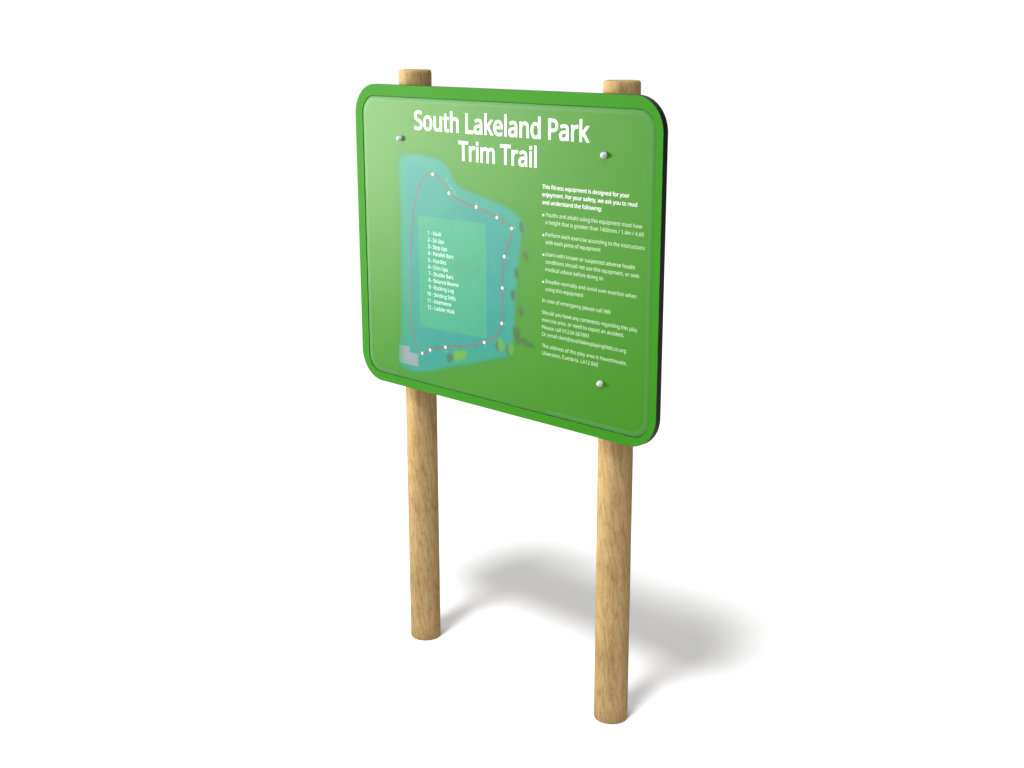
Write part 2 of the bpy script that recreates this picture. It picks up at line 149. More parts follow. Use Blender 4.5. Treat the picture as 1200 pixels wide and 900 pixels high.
'o': (406, ['202 -7 254 -7 170 -7 117 15 142 1 92 30 58 79 73 51 44 107 37 181 37 141 37 240 82 318 52 286 112 351 204 367 153 367 237 367 290 345 266 359 315 330 349 282 335 309 363 254 370 181 370 221 370 121 325 42 355 75 294 10','203 42 167 42 240 42 283 80 266 55 300 104 309 181 309 138 309 223 283 281 300 257 266 305 203 317 240 317 166 317 123 281 139 305 106 257 98 181 98 223 98 138 123 80 106 104 140 55']),
'p': (413, ['57 -161 77 -161 57 13 57 360 57 186 73 360 105 360 89 360 108 344 113 311 111 327 114 311 116 311 115 311 127 327 158 351 141 340 176 361 228 367 199 367 273 367 335 320 308 351 363 289 376 181 376 243 376 119 335 41 363 73 308 9 228 -7 272 -7 200 -7 159 9 177 -1 141 20 116 46 126 32 115 46 112 46 113 46 113 38 115 17 114 28 116 5 116 -13 116 -5 116 -63 116 -161 116 -112 96 -161','219 42 180 42 241 42 273 60 259 48 287 73 305 110 298 89 312 131 315 181 315 154 315 223 291 280 307 255 275 305 218 317 251 317 181 317 140 286 155 307 125 266 116 192 117 234 116 188 116 181 116 184 116 136 138 78 123 102 153 54']),
'q': (413, ['297 -161 317 -161 297 -110 297 -7 297 -59 297 1 298 21 297 10 298 32 300 48 299 41 299 48 296 48 298 48 286 33 254 9 272 20 235 -1 183 -7 212 -7 140 -7 78 40 105 9 50 71 37 179 37 118 37 241 78 319 51 288 106 351 185 367 141 367 214 367 255 351 237 361 272 340 298 311 287 327 298 311 300 311 299 311 303 327 309 360 306 344 325 360 356 360 340 360 356 186 356 -161 356 13 336 -161','195 42 162 42 232 42 274 73 258 52 289 93 298 167 297 124 298 171 298 179 298 175 298 224 275 282 290 259 259 306 193 318 232 318 161 318 122 280 137 305 106 254 98 178 98 221 98 135 122 78 106 102 138 54']),
'r': (277, ['57 0 77 0 57 120 57 360 57 240 73 360 105 360 89 360 108 338 112 294 110 316 113 294 115 294 114 294 126 314 160 345 141 331 178 360 225 367 200 367 232 367 247 366 239 366 255 365 267 363 261 364 265 345 260 308 262 326 254 310 241 312 248 311 234 313 221 313 227 313 203 313 169 298 185 308 153 288 131 256 140 274 121 237 116 192 116 216 116 128 116 0 116 64 96 0']),
's': (322, ['148 -7 192 -7 123 -7 83 -1 101 -5 65 3 35 16 49 9 35 34 35 70 35 52 49 63 87 50 67 56 107 44 149 41 128 41 179 41 214 55 201 46 228 65 234 94 234 78 234 103 227 118 232 111 222 125 200 140 213 133 188 147 146 164 169 155 122 173 86 191 103 182 69 200 48 223 57 210 39 236 34 271 34 252 34 302 72 342 47 325 96 358 169 367 129 367 191 367 231 360 212 365 250 356 284 343 268 350 277 327 264 296 271 311 249 302 216 312 233 307 200 316 165 318 183 318 141 318 110 307 123 314 97 299 91 275 91 288 91 265 99 249 94 256 105 243 129 229 115 236 142 223 183 206 160 215 206 198 242 180 226 189 258 170 279 147 270 160 287 135 291 99 291 119 291 64 253 20 278 38 227 2']),
't': (242, ['167 -7 178 -7 148 -7 115 3 131 -3 99 10 77 37 86 21 67 53 62 105 62 76 62 175 62 314 62 244 45 314 11 314 28 314 11 324 11 343 11 333 28 350 62 366 45 358 70 392 86 443 78 417 98 443 121 443 109 443 121 415 121 360 121 388 156 360 225 360 190 360 225 345 225 314 225 330 190 314 121 314 156 314 121 245 121 106 121 176 121 84 137 57 126 68 147 47 177 42 161 42 186 42 205 44 195 42 214 46 228 49 222 47 228 34 228 4 228 19 221 1 201 -4 212 -2 189 -6']),
'u': (415, ['184 -7 207 -7 141 -7 86 25 108 4 64 45 53 124 53 79 53 203 53 360 53 281 73 360 113 360 93 360 113 283 113 128 113 206 113 71 193 42 139 42 233 42 276 76 260 54 291 98 299 173 299 131 299 235 299 360 299 298 319 360 358 360 338 360 358 240 358 0 358 120 342 0 310 0 326 0 307 16 301 48 304 32 300 48 298 48 299 48 287 29 250 6 270 15 229 -2']),
'v': (341, ['136 0 159 0 91 120 0 360 45 240 21 360 63 360 42 360 89 289 140 148 114 218 143 138 151 115 147 127 155 103 162 80 159 91 165 69 169 52 167 60 169 52 171 52 170 52 173 60 179 81 176 69 182 92 190 116 186 103 195 128 201 148 198 138 227 218 278 360 253 289 299 360 341 360 320 360 296 240 204 0 250 120 182 0']),
'w': (528, ['106 1 128 1 73 121 7 361 40 241 28 361 69 361 48 361 85 297 118 169 102 233 123 149 132 110 128 130 137 90 142 61 140 74 143 61 144 61 143 61 146 69 151 89 148 78 153 101 159 125 156 112 162 137 169 158 165 148 190 225 232 361 211 293 254 361 297 361 275 361 317 293 359 158 338 225 364 143 373 108 368 126 378 90 383 62 381 75 384 62 385 62 385 62 387 73 395 108 390 88 399 128 410 169 404 148 426 233 460 361 443 297 480 361 520 361 500 361 487 241 420 1 454 121 397 1 351 1 374 1 331 68 289 203 310 136 284 222 274 258 279 240 270 275 265 299 267 289 264 299 262 299 263 299 260 289 253 258 257 275 249 240 238 203 244 222 216 135 173 1 195 68 151 1']),
'x': (355, ['12 0 34 0 56 61 142 184 99 123 101 243 18 360 60 301 41 360 85 360 63 360 116 315 178 224 147 270 209 270 270 360 239 315 292 360 336 360 314 360 295 301 212 184 254 243 256 123 343 0 300 61 321 0 276 0 298 0 243 48 178 144 211 96 145 96 79 0 112 48 56 0']),
'y': (343, ['56 -161 91 -161 46 -161 28 -160 36 -161 20 -158 7 -156 13 -157 7 -140 7 -109 7 -124 12 -110 25 -111 18 -111 32 -112 47 -113 39 -113 68 -113 97 -95 84 -107 109 -84 127 -49 119 -68 133 -33 146 -1 139 -17 97 119 1 360 49 240 22 360 64 360 43 360 90 292 142 155 116 223 148 137 160 104 154 120 165 87 172 57 169 72 173 57 175 57 174 57 177 68 187 101 181 83 193 119 206 156 199 137 230 224 279 360 254 292 300 360 343 360 321 360 291 223 187 -50 239 87 175 -84 139 -131 159 -111 119 -151'])}

# ------------------------------------------------------------------ ground
gm = mat('studio_floor', (.62, .62, .62, 1), .9, 0)
nt = gm.node_tree; bs = nt.nodes['Principled BSDF']
nz = nt.nodes.new('ShaderNodeTexNoise'); nz.inputs['Scale'].default_value = 6; nz.inputs['Detail'].default_value = 4
tc = nt.nodes.new('ShaderNodeTexCoord'); nt.links.new(tc.outputs['Object'], nz.inputs['Vector'])
cr = nt.nodes.new('ShaderNodeValToRGB'); cr.color_ramp.elements[0].color = (.81, .81, .81, 1); cr.color_ramp.elements[1].color = (.825, .825, .825, 1)
nt.links.new(nz.outputs['Fac'], cr.inputs[0]); nt.links.new(cr.outputs[0], bs.inputs['Base Color'])
g = mesh('ground', [(8*math.cos(2*math.pi*k/96), 8*math.sin(2*math.pi*k/96), 0) for k in range(96)], [tuple(range(96))], gm)
g['kind'] = 'structure'; g['label'] = 'plain white studio floor under the sign'

# ------------------------------------------------------------------ the sign
sign = bpy.data.objects.new('park_sign', None); COL.objects.link(sign); sign.location = (0, 0, 0); sign.empty_display_size = .2
sign['label'] = 'green park trail information sign with route map and white lettering on two round wooden posts'
sign['category'] = 'sign'

# materials
def gloss(m):                                                         # clear satin laminate over the print
    b = m.node_tree.nodes['Principled BSDF']; b.inputs['Specular IOR Level'].default_value = 0
    b.inputs['Coat Weight'].default_value = COAT; b.inputs['Coat Roughness'].default_value = COAT_ROUGH; b.inputs['Coat IOR'].default_value = COAT_IOR
def wood_material():
    m = mat('pale_timber', (.5, .3, .13, 1), .85, .06)
    nt = m.node_tree; N, L = nt.nodes, nt.links; b = N['Principled BSDF']
    tc = N.new('ShaderNodeTexCoord')
    def mapping(s, loc=(0, 0, 0)):
        mp = N.new('ShaderNodeMapping'); mp.inputs['Scale'].default_value = s; mp.inputs['Location'].default_value = loc
        L.new(tc.outputs['Object'], mp.inputs['Vector']); return mp
    def noise(vec, scale, detail, dist=0, rough=.55):
        n = N.new('ShaderNodeTexNoise'); n.inputs['Scale'].default_value = scale; n.inputs['Detail'].default_value = detail
        n.inputs['Distortion'].default_value = dist; n.inputs['Roughness'].default_value = rough
        L.new(vec.outputs[0], n.inputs['Vector']); return n
    def ramp(fac, stops):
        r = N.new('ShaderNodeValToRGB'); e = r.color_ramp.elements
        while len(e) < len(stops): e.new(.5)
        for k, (p, c) in enumerate(stops): e[k].position = p; e[k].color = c
        L.new(fac, r.inputs[0]); return r
    def mixc(kind, fac, a, bb):
        x = N.new('ShaderNodeMix'); x.data_type = 'RGBA'; x.blend_type = kind
        x.inputs[0].default_value = fac; L.new(a, x.inputs[6]); L.new(bb, x.inputs[7]); return x.outputs[2]
    grain = noise(mapping((1, 1, .16)), 60, 5, .9)                    # long fibres
    curl = noise(mapping((1, 1, .45)), 62, 3, 3.0)                    # curly figure
    blot = noise(mapping((1, 1, .7)), 9, 3, .6)                       # broad light and dark patches
    pores = noise(mapping((1, 1, .12)), 330, 2, 0)
    base = ramp(blot.outputs['Fac'], [(.3, WOOD_DARK), (.52, WOOD_MID), (.74, WOOD_LIGHT)])
    g1 = ramp(grain.outputs['Fac'], [(.32, (.78, .75, .70, 1)), (.5, (1, 1, 1, 1)), (.7, (1.12, 1.12, 1.1, 1))])
    g2 = ramp(curl.outputs['Fac'], [(.36, (.80, .76, .68, 1)), (.46, (1, 1, 1, 1)), (.56, (1.08, 1.08, 1.05, 1)), (.62, (.93, .92, .88, 1))])
    g3 = ramp(pores.outputs['Fac'], [(.36, (.82, .78, .7, 1)), (.48, (1, 1, 1, 1))])
    c = mixc('MULTIPLY', .6, base.outputs[0], g1.outputs[0])
    c = mixc('MULTIPLY', .6, c, g2.outputs[0])
    c = mixc('MULTIPLY', .55, c, g3.outputs[0])
    # faint growth bands running round the post
    w = N.new('ShaderNodeTexNoise'); w.inputs['Scale'].default_value = 4.6; w.inputs['Detail'].default_value = 3; w.inputs['Distortion'].default_value = .2
    L.new(mapping((.12, .12, 1.6)).outputs[0], w.inputs['Vector'])
    g4 = ramp(w.outputs['Fac'], [(.42, (.84, .82, .76, 1)), (.46, (1, 1, 1, 1)), (.56, (1.06, 1.06, 1.04, 1)), (.6, (.95, .94, .92, 1))])
    c = mixc('MULTIPLY', .35, c, g4.outputs[0])
    wv = N.new('ShaderNodeTexWave'); wv.wave_type = 'BANDS'; wv.bands_direction = 'DIAGONAL'
    for k_, v_ in (('Scale', 16), ('Distortion', 14), ('Detail', 3), ('Detail Scale', 1.1), ('Detail Roughness', .6)): wv.inputs[k_].default_value = v_
    L.new(mapping((1.6, 1.6, .30)).outputs[0], wv.inputs['Vector'])
    g5 = ramp(wv.outputs['Fac'], [(.0, (.86, .82, .74, 1)), (.35, (1, 1, 1, 1)), (.9, (1.06, 1.06, 1.05, 1))])
    c = mixc('MULTIPLY', .85, c, g5.outputs[0])
    L.new(c, b.inputs['Base Color'])
    bp = N.new('ShaderNodeBump'); bp.inputs['Strength'].default_value = .25; bp.inputs['Distance'].default_value = .0006
    L.new(grain.outputs['Fac'], bp.inputs['Height']); L.new(bp.outputs[0], b.inputs['Normal'])
    return m
WOOD_DARK, WOOD_MID, WOOD_LIGHT = (.325, .217, .100, 1), (.355, .242, .113, 1), (.39, .27, .128, 1)
M_wood = wood_material()
M_core = mat('dark_panel_core', srgb(27, 22, 30), .5, .1)
M_border = mat('green_border_face', (.020, .142, .004, 1), .6, .05)
M_print = mat('green_printed_face', (.021, .128, .0005, 1), .5, .1)
M_rim = mat('frosted_sheet_rim', (.034, .140, .022, 1), .5, .1)
M_white = mat('white_print', (.56, .56, .56, 1), .5, .2)
M_body = mat('white_fine_print', (.40, .50, .34, 1), .5, .2)
M_legend = mat('white_legend_print', (.40, .52, .46, 1), .5, .2)
M_red = mat('red_route_print', (.20, .010, .018, 1), .5, .2)
M_mark = mat('pink_white_marker_print', (.50, .42, .43, 1), .5, .2)
for m_ in (M_print, M_rim, M_white, M_body, M_legend, M_red, M_mark): gloss(m_)
M_bolt = mat('pale_nylon_bolt', (.45, .45, .49, 1), .28, .5)

# posts: chamfered round timber
R = .05; YP = .0746
ZL, ZR = 1.8705, 1.8590
def post_mesh(h):
    n = 96
    prof = [(R-.004, 0), (R, .005)]
    k = 40
    prof += [(R, .005+(h-.012-.005)*(i+1)/k) for i in range(k)]
    prof += [(R-.0006, h-.005), (R-.0018, h-.0022), (R-.004, h-.0006), (R-.007, h)]
    vs = [(0, 0, 0)]; fs = []
    for r, z in prof:
        wob = 0
        vs += [(r*math.cos(2*math.pi*i/n), r*math.sin(2*math.pi*i/n), z) for i in range(n)]
    for i in range(n): fs.append((0, 1+(i+1) % n, 1+i))
    for j in range(len(prof)-1):
        for i in range(n):
            a = 1+j*n; b = a+n; i2 = (i+1) % n
            fs.append((a+i, a+i2, b+i2, b+i))
    vs.append((0, 0, h)); t = len(vs)-1; a = 1+(len(prof)-1)*n
    for i in range(n): fs.append((a+i, a+(i+1) % n, t))
    return vs, fs
for s, h in ((-1, ZL), (1, ZR)):
    vs, fs = post_mesh(h)
    o = mesh('post', vs, fs, M_wood, sign, smooth=True)
    o.location = (s*.4089, YP, 0)
    if s > 0: o.rotation_euler.z = .35
    o['label'] = 'round timber post under the %s end of the board' % ('left' if s < 0 else 'right')

# board: dark core with a shallow pocket in its face, green border face, printed floor of the pocket
X0, X1, Z0, Z1, T = -.6086, .6086, .8867, 1.8269, .0208
IX0, IX1, IZ0, IZ1 = -.5745, .5845, .9145, 1.7925
YF = .0024                                                            # pocket floor
out = rrect(X0, X1, Z0, Z1, .094, 32); inn = rrect(IX0, IX1, IZ0, IZ1, .056, 32)
outs = rrect(X0+.0012, X1-.0012, Z0+.0012, Z1-.0012, .0928, 32)
loops('backing_panel', [(inn, YF+.0004), (inn, .0008), (out, .0008), (out, T-.0012), (outs, T)], M_core, sign, cap_first=True, cap_last=True)
loops('border_face', [(inn, .0008), (inn, .0003), (rrect(IX0-.0004, IX1+.0004, IZ0-.0004, IZ1+.0004, .0564, 32), 0),
                      (rrect(X0+.0004, X1-.0004, Z0+.0004, Z1-.0004, .0936, 32), 0), (out, .0003), (out, .0008)], M_border, sign)
B = .015                                                              # clear laminated sheet: rim rolls down towards the pocket wall
def ring(d): return rrect(IX0+.0004+d, IX1-.0004-d, IZ0+.0004+d, IZ1-.0004-d, .0556-.5*d, 32)
prof = [(0, YF+.0001), (0, YF-.0004)] + [(B*k/7, YF-.0004-.0018*math.sin(math.radians(90*k/7))) for k in range(1, 8)]
YF -= .0022
loops('sheet_rim', [(ring(d), y) for d, y in prof], M_rim, sign)
for p in bpy.data.objects['sheet_rim'].data.polygons: p.use_smooth = True
loops('printed_panel', [(ring(B), YF)], M_print, sign, cap_last=True)

# printed map (raster of small faces with colour attribute: printed artwork)
def poly(pts, y=YF): return np.array([px(u, v, y) for u, v in pts])
def sdf(P, Q):
    """signed distance (negative inside) from points P (n,2) to polygon Q"""
    d = np.full(len(P), 1e9); ins = np.zeros(len(P), bool)
    for a, b in zip(Q, np.roll(Q, -1, 0)):
        e = b-a; w = P-a; t = np.clip((w@e)/(e@e+1e-12), 0, 1)
        d = np.minimum(d, np.hypot(*(w-t[:, None]*e).T))
        c = ((a[1] <= P[:, 1]) != (b[1] <= P[:, 1])) & (P[:, 0] < (b[0]-a[0])*(P[:, 1]-a[1])/(b[1]-a[1]+1e-12)+a[0])
        ins ^= c
    return np.where(ins, -d, d)
def smooth(a, b, x):
    t = np.clip((x-a)/(b-a), 0, 1); return t*t*(3-2*t)
TONE = np.array((.07, .385, .375))
BASE = np.array(M_print.node_tree.nodes['Principled BSDF'].inputs['Base Color'].default_value[:3])
lake_px = [(467, 186), (470, 182), (480, 180.5), (494, 181.5), (508, 184.5), (518, 189), (526, 197), (531, 208), (536, 216.5), (543, 221), (553, 225.5),
           (572, 233), (590, 241), (603, 248.5), (610.5, 256.5), (612, 266), (610, 290), (607.5, 310), (605, 340), (603.5, 370), (602, 395), (600, 412), (596, 418),
           (575, 421.5), (545, 427.5), (520, 431.5), (500, 435.5), (486, 436), (476, 432.5), (470, 428), (467.5, 420), (468, 402), (470, 398), (470.5, 340), (470, 270), (468.5, 215)]
def build_map():
    cell = .0024
    x0, z1 = px(458, 172, YF); x1, _ = px(640, 300, YF); _, z0 = px(478, 441, YF)
    nx = int((x1-x0)/cell)+1; nz = int((z1-z0)/cell)+1
    gx, gz = np.meshgrid(x0+np.arange(nx)*cell, z0+np.arange(nz)*cell)
    P = np.stack([gx.ravel(), gz.ravel()], 1)
    rng = np.random.default_rng(5)
    def field(sc_, k=16):                                             # smooth cloudy value in -1..1
        v = np.zeros(len(P))
        for _ in range(k):
            a = rng.uniform(0, 2*np.pi); f = sc_*rng.uniform(.5, 1.6); v += np.sin(f*(P[:, 0]*np.cos(a)+P[:, 1]*np.sin(a))+rng.uniform(0, 6.3))
        return v/np.sqrt(k/2)
    col = np.tile(BASE, (len(P), 1))
    def lay(c, a):
        nonlocal col
        a = np.clip(a, 0, 1)[:, None]; col = col*(1-a)+np.array(c)*TONE*a
    f1, f2, f3, f4 = field(14), field(45), field(240), field(170)
    lay((.075, .255, .030), .2*smooth(.05, .0, sdf(P, poly(lake_px))))
    d = sdf(P, poly(lake_px))
    lay((.105, .36, .17), .85*smooth(.007, -.004, d))                 # outer soft rim
    lay((.085, .38, .30), smooth(.002, -.010, d)*.94)
    left = np.clip((P[:, 0]-poly([(470, 300)])[0, 0])/.05, 0, 1)
    lay((.120, .35, .17), .75*(1-smooth(0, 1, left))*smooth(.004, -.004, d))
    lay((.02, .37, .29), .6*smooth(-.02, -.05, d))
    lay((.075, .33, .33), (.35+.3*f1)*smooth(-.022, -.045, d))        # bluer patches
    lay((.05, .40, .25), (.16*f2)*smooth(-.01, -.03, d))
    leg = poly([(489.8, 252.4), (569.6, 262), (570.4, 396.6), (492.4, 382)])
    dl = sdf(P, leg)
    lay((.20, .435, .255), .95*smooth(.0018, -.0018, dl))
    lay((.22, .44, .22), .2*f1*smooth(.003, -.003, dl))
    blk = poly([(468.3, 404.3), (480, 405.7), (480.4, 412.8), (490.2, 415), (490.2, 429.8), (468.5, 424)])
    db = sdf(P, blk)
    lf = smooth(poly([(467, 415)])[0, 0], poly([(477, 415)])[0, 0], P[:, 0])
    lay((1.9, .41, .46), (.35+.6*lf)*smooth(.002, -.002, db))
    def blob(u, v, rx, ry, c, a, rot=0, hard=.6, lump=.13):
        cx, cz = px(u, v, YF); sx = abs(px(u+rx, v, YF)[0]-cx); sz = abs(px(u, v+ry, YF)[1]-cz)
        dx, dz = P[:, 0]-cx, P[:, 1]-cz
        dx, dz = dx*math.cos(rot)+dz*math.sin(rot), -dx*math.sin(rot)+dz*math.cos(rot)
        q = np.hypot(dx/sx, dz/sz)+lump*f4
        lay((c[0]*3, c[1], c[2]), a*smooth(1.25, hard, q))
    DK, GR, YG = (.10, .15, .03), (.20, .40, .03), (.26, .46, .02)
    # (shadow side, lit crown) of every printed tree
    for u, v, ry, k in ((611, 265.5, 6.5, 1), (616.2, 300.5, 6, 1), (605, 320.5, 6.5, 1), (601.2, 346.7, 7, 1), (611, 364.5, 6.5, .8)):
        blob(u+5, v-1, 5.5, ry, (.10, .30, .04), .55)
        blob(u, v, 2.6, ry, DK, .85, rot=.25)
    blob(620, 395, 9, 11, (.11, .31, .03), .6)
    blob(606.8, 393.5, 4.6, 11, DK, .85, rot=.2)
    blob(617.5, 402.3, 8.5, 4, DK, .8, rot=-.3)
    blob(603, 386, 2.5, 5, DK, .4)
    blob(583, 405.3, 2.8, 6.5, (.13, .17, .04), .85); blob(587, 404.8, 4.6, 7.2, YG, .85, lump=.14)
    blob(595.2, 410, 2.6, 6.5, (.13, .17, .04), .8); blob(598.6, 409.2, 3.6, 6.8, (.24, .42, .02), .85)
    blob(528.2, 419.2, 4, 6.4, (.12, .16, .04), .85)
    blob(536, 417.5, 5.5, 6, YG, .9, lump=.14); blob(542, 416, 5.5, 6.4, YG, .9, lump=.14); blob(537.5, 416, 1.8, 2, (.34, .5, .2), .5)
    # faint number marks beside the markers
    for u, v, a, b in ((524, 211.3, .9, 2.2), (526.7, 216.7, .9, 2.2), (529.3, 220.7, .9, 2.2), (532.7, 224.7, 1.2, 1.6), (534.7, 228, 1.2, 1.4), (504.5, 414.6, 2.6, .8),
                       (522.3, 411.6, 2.6, .8), (569, 406, .8, 2), (592.2, 379, 1.5, 1), (595.6, 303, 2.2, .9), (602.6, 266.5, .7, 3.2), (583, 250.3, 1.2, .9), (558.6, 238.6, 1.6, .8)):
        blob(u, v, a, b, (1.1, .66, .62), .22, lump=0)
    grain = 1+.012*f3[:, None]+.012*f2[:, None]
    inside = smooth(.02, -.01, d)[:, None]
    col = np.clip(col*(1+(grain-1)*inside), 0, 1)
    vs = np.column_stack([P[:, 0], np.full(len(P), YF-.0002), P[:, 1]])
    fs = [(j*nx+i, j*nx+i+1, (j+1)*nx+i+1, (j+1)*nx+i) for j in range(nz-1) for i in range(nx-1)]
    m = mat('printed_map', (1, 1, 1, 1), .5, .1)
    gloss(m)
    at = m.node_tree.nodes.new('ShaderNodeAttribute'); at.attribute_name = 'ink'
    m.node_tree.links.new(at.outputs['Color'], m.node_tree.nodes['Principled BSDF'].inputs['Base Color'])
    o = mesh('route_map', vs, fs, m, sign)
    ca = o.data.attributes.new('ink', 'FLOAT_COLOR', 'POINT')
    ca.data.foreach_set('color', np.column_stack([col, np.ones(len(col))]).astype(np.float32).ravel())
    o['label'] = 'printed teal playing field map with legend box, grey car park and small trees'
    return o
rmap = build_map()

# ------------------------------------------------------------------ lettering
def glyph_splines(ch):
    w, ss = GLYPHS[ch]
    return w/1000, [[float(n)/1000 for n in s.split()] for s in ss]
from mathutils.geometry import delaunay_2d_cdt
def flatten(ch, off):
    """closed outlines of one character, grown by off (ems)"""
    res = []
    loops_ = []
    for s in glyph_splines(ch)[1]:
        B_ = np.array(s).reshape(-1, 6); n = len(B_); pts = []
        for i in range(n):
            a, b = B_[i], B_[(i+1) % n]
            p0, p1, p2, p3 = a[0:2], a[4:6], b[2:4], b[0:2]
            e = p3-p0; ln = np.hypot(*e)+1e-9
            dev = max(abs(e[0]*(p1-p0)[1]-e[1]*(p1-p0)[0]), abs(e[0]*(p2-p0)[1]-e[1]*(p2-p0)[0]))/ln
            k = 1 if dev < .0025 else 6
            for j in range(k):
                t = j/k; pts.append((1-t)**3*p0+3*t*(1-t)**2*p1+3*t*t*(1-t)*p2+t**3*p3)
        q = [pts[0]]
        for p in pts[1:]:
            if np.hypot(*(p-q[-1])) > .0015: q.append(p)
        if np.hypot(*(q[0]-q[-1])) < .0015: q.pop()
        loops_.append(np.array(q))
    area = lambda q: .5*np.sum(q[:, 0]*np.roll(q[:, 1], -1)-np.roll(q[:, 0], -1)*q[:, 1])
    sg = np.sign(area(max(loops_, key=lambda q: abs(area(q)))))
    for q in loops_:
        e1 = q-np.roll(q, 1, 0); e2 = np.roll(q, -1, 0)-q
        n1 = np.stack([e1[:, 1], -e1[:, 0]], 1)/np.hypot(*e1.T)[:, None]; n2 = np.stack([e2[:, 1], -e2[:, 0]], 1)/np.hypot(*e2.T)[:, None]
        m = n1+n2; m /= np.maximum(np.sum(m*m, 1), .8)[:, None]/2
        res.append(q+sg*off*m)
    return res
cache = {}
def glyph_mesh(ch, off):
    if (ch, off) not in cache:
        ls = flatten(ch, off); vs = []; ed = []
        for q in ls:
            k = len(vs); n = len(q); vs += [Vector((float(a), float(b))) for a, b in q]; ed += [(k+i, k+(i+1) % n) for i in range(n)]
        r = delaunay_2d_cdt(vs, ed, [], 0, 1e-6)
        V = np.array([tuple(v) for v in r[0]]); F = []
        for f in r[2]:
            c = V[list(f)].mean(0); w = 0
            for q in ls:
                a, b = q, np.roll(q, -1, 0)
                cr_ = (b[:, 0]-a[:, 0])*(c[1]-a[:, 1])-(c[0]-a[:, 0])*(b[:, 1]-a[:, 1])
                w += np.sum((a[:, 1] <= c[1]) & (b[:, 1] > c[1]) & (cr_ > 0))-np.sum((a[:, 1] > c[1]) & (b[:, 1] <= c[1]) & (cr_ < 0))
            if w != 0: F.append(tuple(f))
        cache[(ch, off)] = (V, F)
    return cache[(ch, off)]
def text_object(name, lines, m, parent, off, y):
    """lines: (text, u0, v0, u1, v1, size): the text runs from pixel (u0, v0) to (u1, v1) on its baseline; off is in ems"""
    vs, fs = [], []
    for text, u0, v0, u1, v1, size in lines:
        x0, z0 = px(u0, v0, y); x1, z1 = px(u1, v1, y); z = .5*(z0+z1)
        adv = 0; pos = []
        for ch in text: pos.append(adv); adv += glyph_splines(ch)[0]
        lsb = min(min(s[0::6]) for s in glyph_splines(text[0])[1])-off
        rsb = pos[-1]+max(max(s[0::6]) for s in glyph_splines(text[-1])[1])+off
        kx = (x1-x0)/(rsb-lsb)
        for ch, a in zip(text, pos):
            if ch == ' ': continue
            V, F = glyph_mesh(ch, off); k = len(vs)
            vs += [(x0+(a+p[0]-lsb)*kx, y, z+p[1]*size) for p in V]
            fs += [tuple(i+k for i in f) for f in F]
    return mesh(name, vs, fs, m, parent)
YT = YF-.0004
def size_of(u, va, vb):                                               # scale that makes capitals span va..vb at column u
    return (px(u, va, YT)[1]-px(u, vb, YT)[1])/.479
ST = size_of(546, 133.0, 156.6)*.94
text_object('title_lettering', [('South Lakeland Park', 485.6, 151.8, 690.6, 166.0, ST), ('Trim Trail', 537.2, 188.1, 628.9, 195.4, ST)], M_white, sign, .0150, YT)
def crop(ou, ov, k, rows, size):
    return [(t, ou+a/k, ov+b/k, ou+c/k, ov+d/k, size) for t, a, b, c, d in rows]
SB = size_of(655, 250.0, 255.0)*.92
rules_bold = crop(620, 205, 7.5, [
    ('This fitness equipment is designed for your', 116, 122, 882, 197),
    ('enjoyment. For your safety, we ask you to read', 116, 190, 950, 277),
    ('and understand the following:', 116, 256, 638, 316)], SB)
rules = crop(620, 205, 7.5, [
    ('Youths and adults using this equipment must have', 146, 370, 995, 468),
    ('a height that is greater than 1400mm / 1.4m / 4.6ft', 144, 435, 1012, 541),
    ('Perform each exercise according to the instructions', 145, 545, 1016, 657),
    ('with each piece of equipment', 144, 610, 628, 672),
    ('Users with known or suspected adverse health', 145, 718, 930, 826),
    ('conditions should not use this equipment, or seek', 144, 786, 970, 900),
    ('medical advice before doing so', 144, 850, 651, 922)], SB) + crop(620, 320, 7.5, [
    ('Breathe normally and avoid over-exertion when', 145, 96, 942, 215),
    ('using this equipment', 144, 160, 475, 208),
    ('In case of emergency please call 999', 115, 260, 713, 355),
    ('Should you have any comments regarding this play', 114, 369, 952, 508),
    ('exercise area, or need to report an accident.', 114, 430, 834, 558),
    ('Please call 01234 567891', 114, 490, 525, 570),
    ('Or email clerk@southlakesplayingfield.co.org', 114, 558, 850, 695),
    ('The address of this play area is Haverthwaite,', 114, 658, 857, 806),
    ('Ulverston, Cumbria, LA12 8AE', 116, 720, 607, 820)], SB)
text_object('introduction_lettering', rules_bold, M_white, sign, .007, YT)
for name, i, j in (('rule_lettering', 0, 2), ('rule_lettering', 2, 4), ('rule_lettering', 4, 7), ('rule_lettering', 7, 9), ('emergency_lettering', 9, 10),
                   ('contact_lettering', 10, 14), ('address_lettering', 14, 16)):
    text_object(name, rules[i:j], M_body, sign, -.003, YT)
legend = crop(460, 250, 10, [
    ('1 - Vault', 415, 250, 570, 270), ('2 - Sit Ups', 415, 331, 604, 356), ('3 - Step Ups', 416, 410, 640, 441),
    ('4 - Parallel Bars', 417, 490, 715, 531), ('5 - Hurdles', 420, 570, 628, 600), ('6 - Chin Ups', 421, 649, 648, 683),
    ('7 - Shuttle Bars', 424, 727, 711, 771), ('8 - Balance Beams', 424, 804, 771, 860)], SB*1.06) + crop(460, 310, 7.5, [
    ('9 - Rocking Log', 320, 213, 537, 248), ('10 - Striding Stilts', 306, 274, 553, 313),
    ('11 - Intertwine', 308, 333, 515, 366), ('12 - Ladder Walk', 309, 392, 547, 431)], SB*1.06)
text_object('legend_lettering', legend, M_legend, sign, .002, YT)

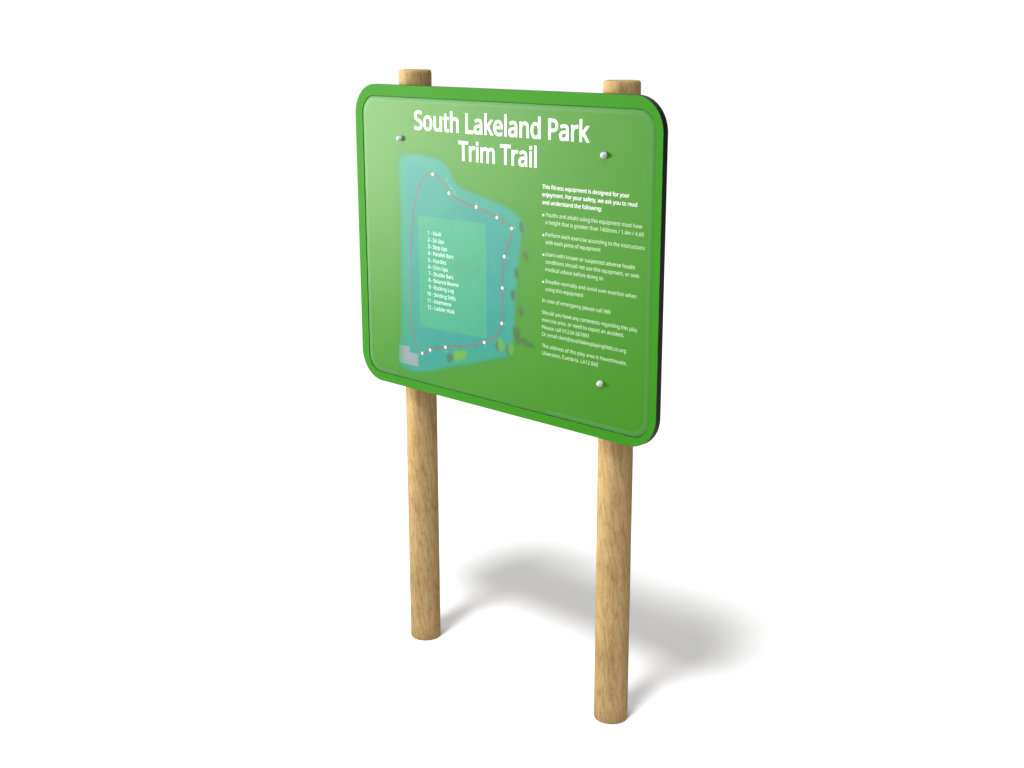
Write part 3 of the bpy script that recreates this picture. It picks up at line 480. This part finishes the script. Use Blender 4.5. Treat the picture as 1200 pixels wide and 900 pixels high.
def discs(name, pts, r, m, y, parent, n=20):
    res = []
    for u, v in pts:
        x, z = px(u, v, y)
        vs = [(x+r*math.cos(2*math.pi*k/n), y, z+r*math.sin(2*math.pi*k/n)) for k in range(n)]
        res.append((vs, tuple(range(n))))
    return res
bd = discs('bullet', [(636.7, 252.0), (636.7, 275.5), (636.7, 298.6), (636.5, 330.2)], .0033, M_white, YT, sign)
for vs, f in bd: mesh('bullet', vs, [f], M_white, sign)

route = [(507, 204.2), (510.7, 205.5), (517.3, 212.7), (522, 219.3), (526, 226.3), (530.7, 231), (538.7, 235.3), (546.7, 238.7), (558, 242.5), (570, 249), (582.2, 255),
         (590, 260), (599.4, 267.7), (599.9, 271.5), (599.3, 275), (596.7, 284.4), (593.3, 292.5), (590.8, 300.8), (589.9, 309), (588.9, 320), (588.6, 337.5), (588.5, 358), (587.9, 378.9),
         (586.6, 384.6), (583.3, 391), (577.8, 396.4), (567.4, 401.3), (556, 404), (542.7, 405.8), (521.9, 406.9), (512, 408.2), (504, 410.2), (494.8, 413.9),
         (491.6, 412.5), (488.2, 406), (484, 389.8), (482, 370), (481.1, 350), (480.8, 325), (481.3, 300), (482.4, 277), (485.3, 244.7), (488.7, 226), (492, 215.3), (496.7, 207.4), (501.3, 203.9)]
def route_mesh():
    P = [Vector(px(u, v, YT)) for u, v in route]; n = len(P); S = []
    for i in range(n):                                                # Catmull-Rom, closed; tight at markers
        a, b, c, d = P[i-1], P[i], P[(i+1) % n], P[(i+2) % n]
        for k in range(5):
            t = k/5
            S.append(.5*((2*b)+(c-a)*t+(2*a-5*b+4*c-d)*t*t+(3*b-a-3*c+d)*t**3))
    n = len(S); vs = []; w = .0013
    for i in range(n):
        t = (S[(i+1) % n]-S[i-1]).normalized(); nn = Vector((-t.y, t.x))*w
        vs += [(S[i].x+nn.x, YT, S[i].y+nn.y), (S[i].x-nn.x, YT, S[i].y-nn.y)]
    fs = [(2*i, 2*i+1, 2*((i+1) % n)+1, 2*((i+1) % n)) for i in range(n)]
    mesh('route_line', vs, fs, M_red, sign)
route_mesh()
for vs, f in discs('route_marker', [(507, 204.2), (526, 226.3), (558, 242.5), (582.2, 255), (599.4, 267.7), (590.8, 300.8), (588.6, 337.5), (587.9, 378.9),
                                   (567.4, 401.3), (521.9, 406.9), (504, 410.2), (494.8, 413.9)], .0051, M_mark, YT-.0003, sign):
    mesh('route_marker', vs, [f], M_mark, sign)

# domed bolts
def bolt_mesh(r, h):
    n = 32; vs = []; fs = []
    prof = [(r*.92, 0), (r, .0006), (r, .0022)]
    for k in range(1, 10):
        a = math.radians(k*9); prof.append((r*math.cos(a), .0022+(h-.0022)*math.sin(a)))
    for q, d in prof: vs += [(q*math.cos(2*math.pi*i/n), -d, q*math.sin(2*math.pi*i/n)) for i in range(n)]
    for j in range(len(prof)-1):
        for i in range(n):
            a = j*n; i2 = (i+1) % n; fs.append((a+i, a+n+i, a+n+i2, a+i2))
    vs.append((0, -h, 0)); t = len(vs)-1; a = (len(prof)-1)*n
    for i in range(n): fs.append((a+i, t, a+(i+1) % n))
    return vs, fs
YB = YF
vs, fs = bolt_mesh(.0090, .0155)
for u, v in ((467.7, 162.3), (707.0, 182.0), (702.6, 449.8)):
    x, z = px(u, v, YB-.006)
    o = mesh('bolt', vs, fs, M_bolt, sign, smooth=True); o.location = (x, YB, z)
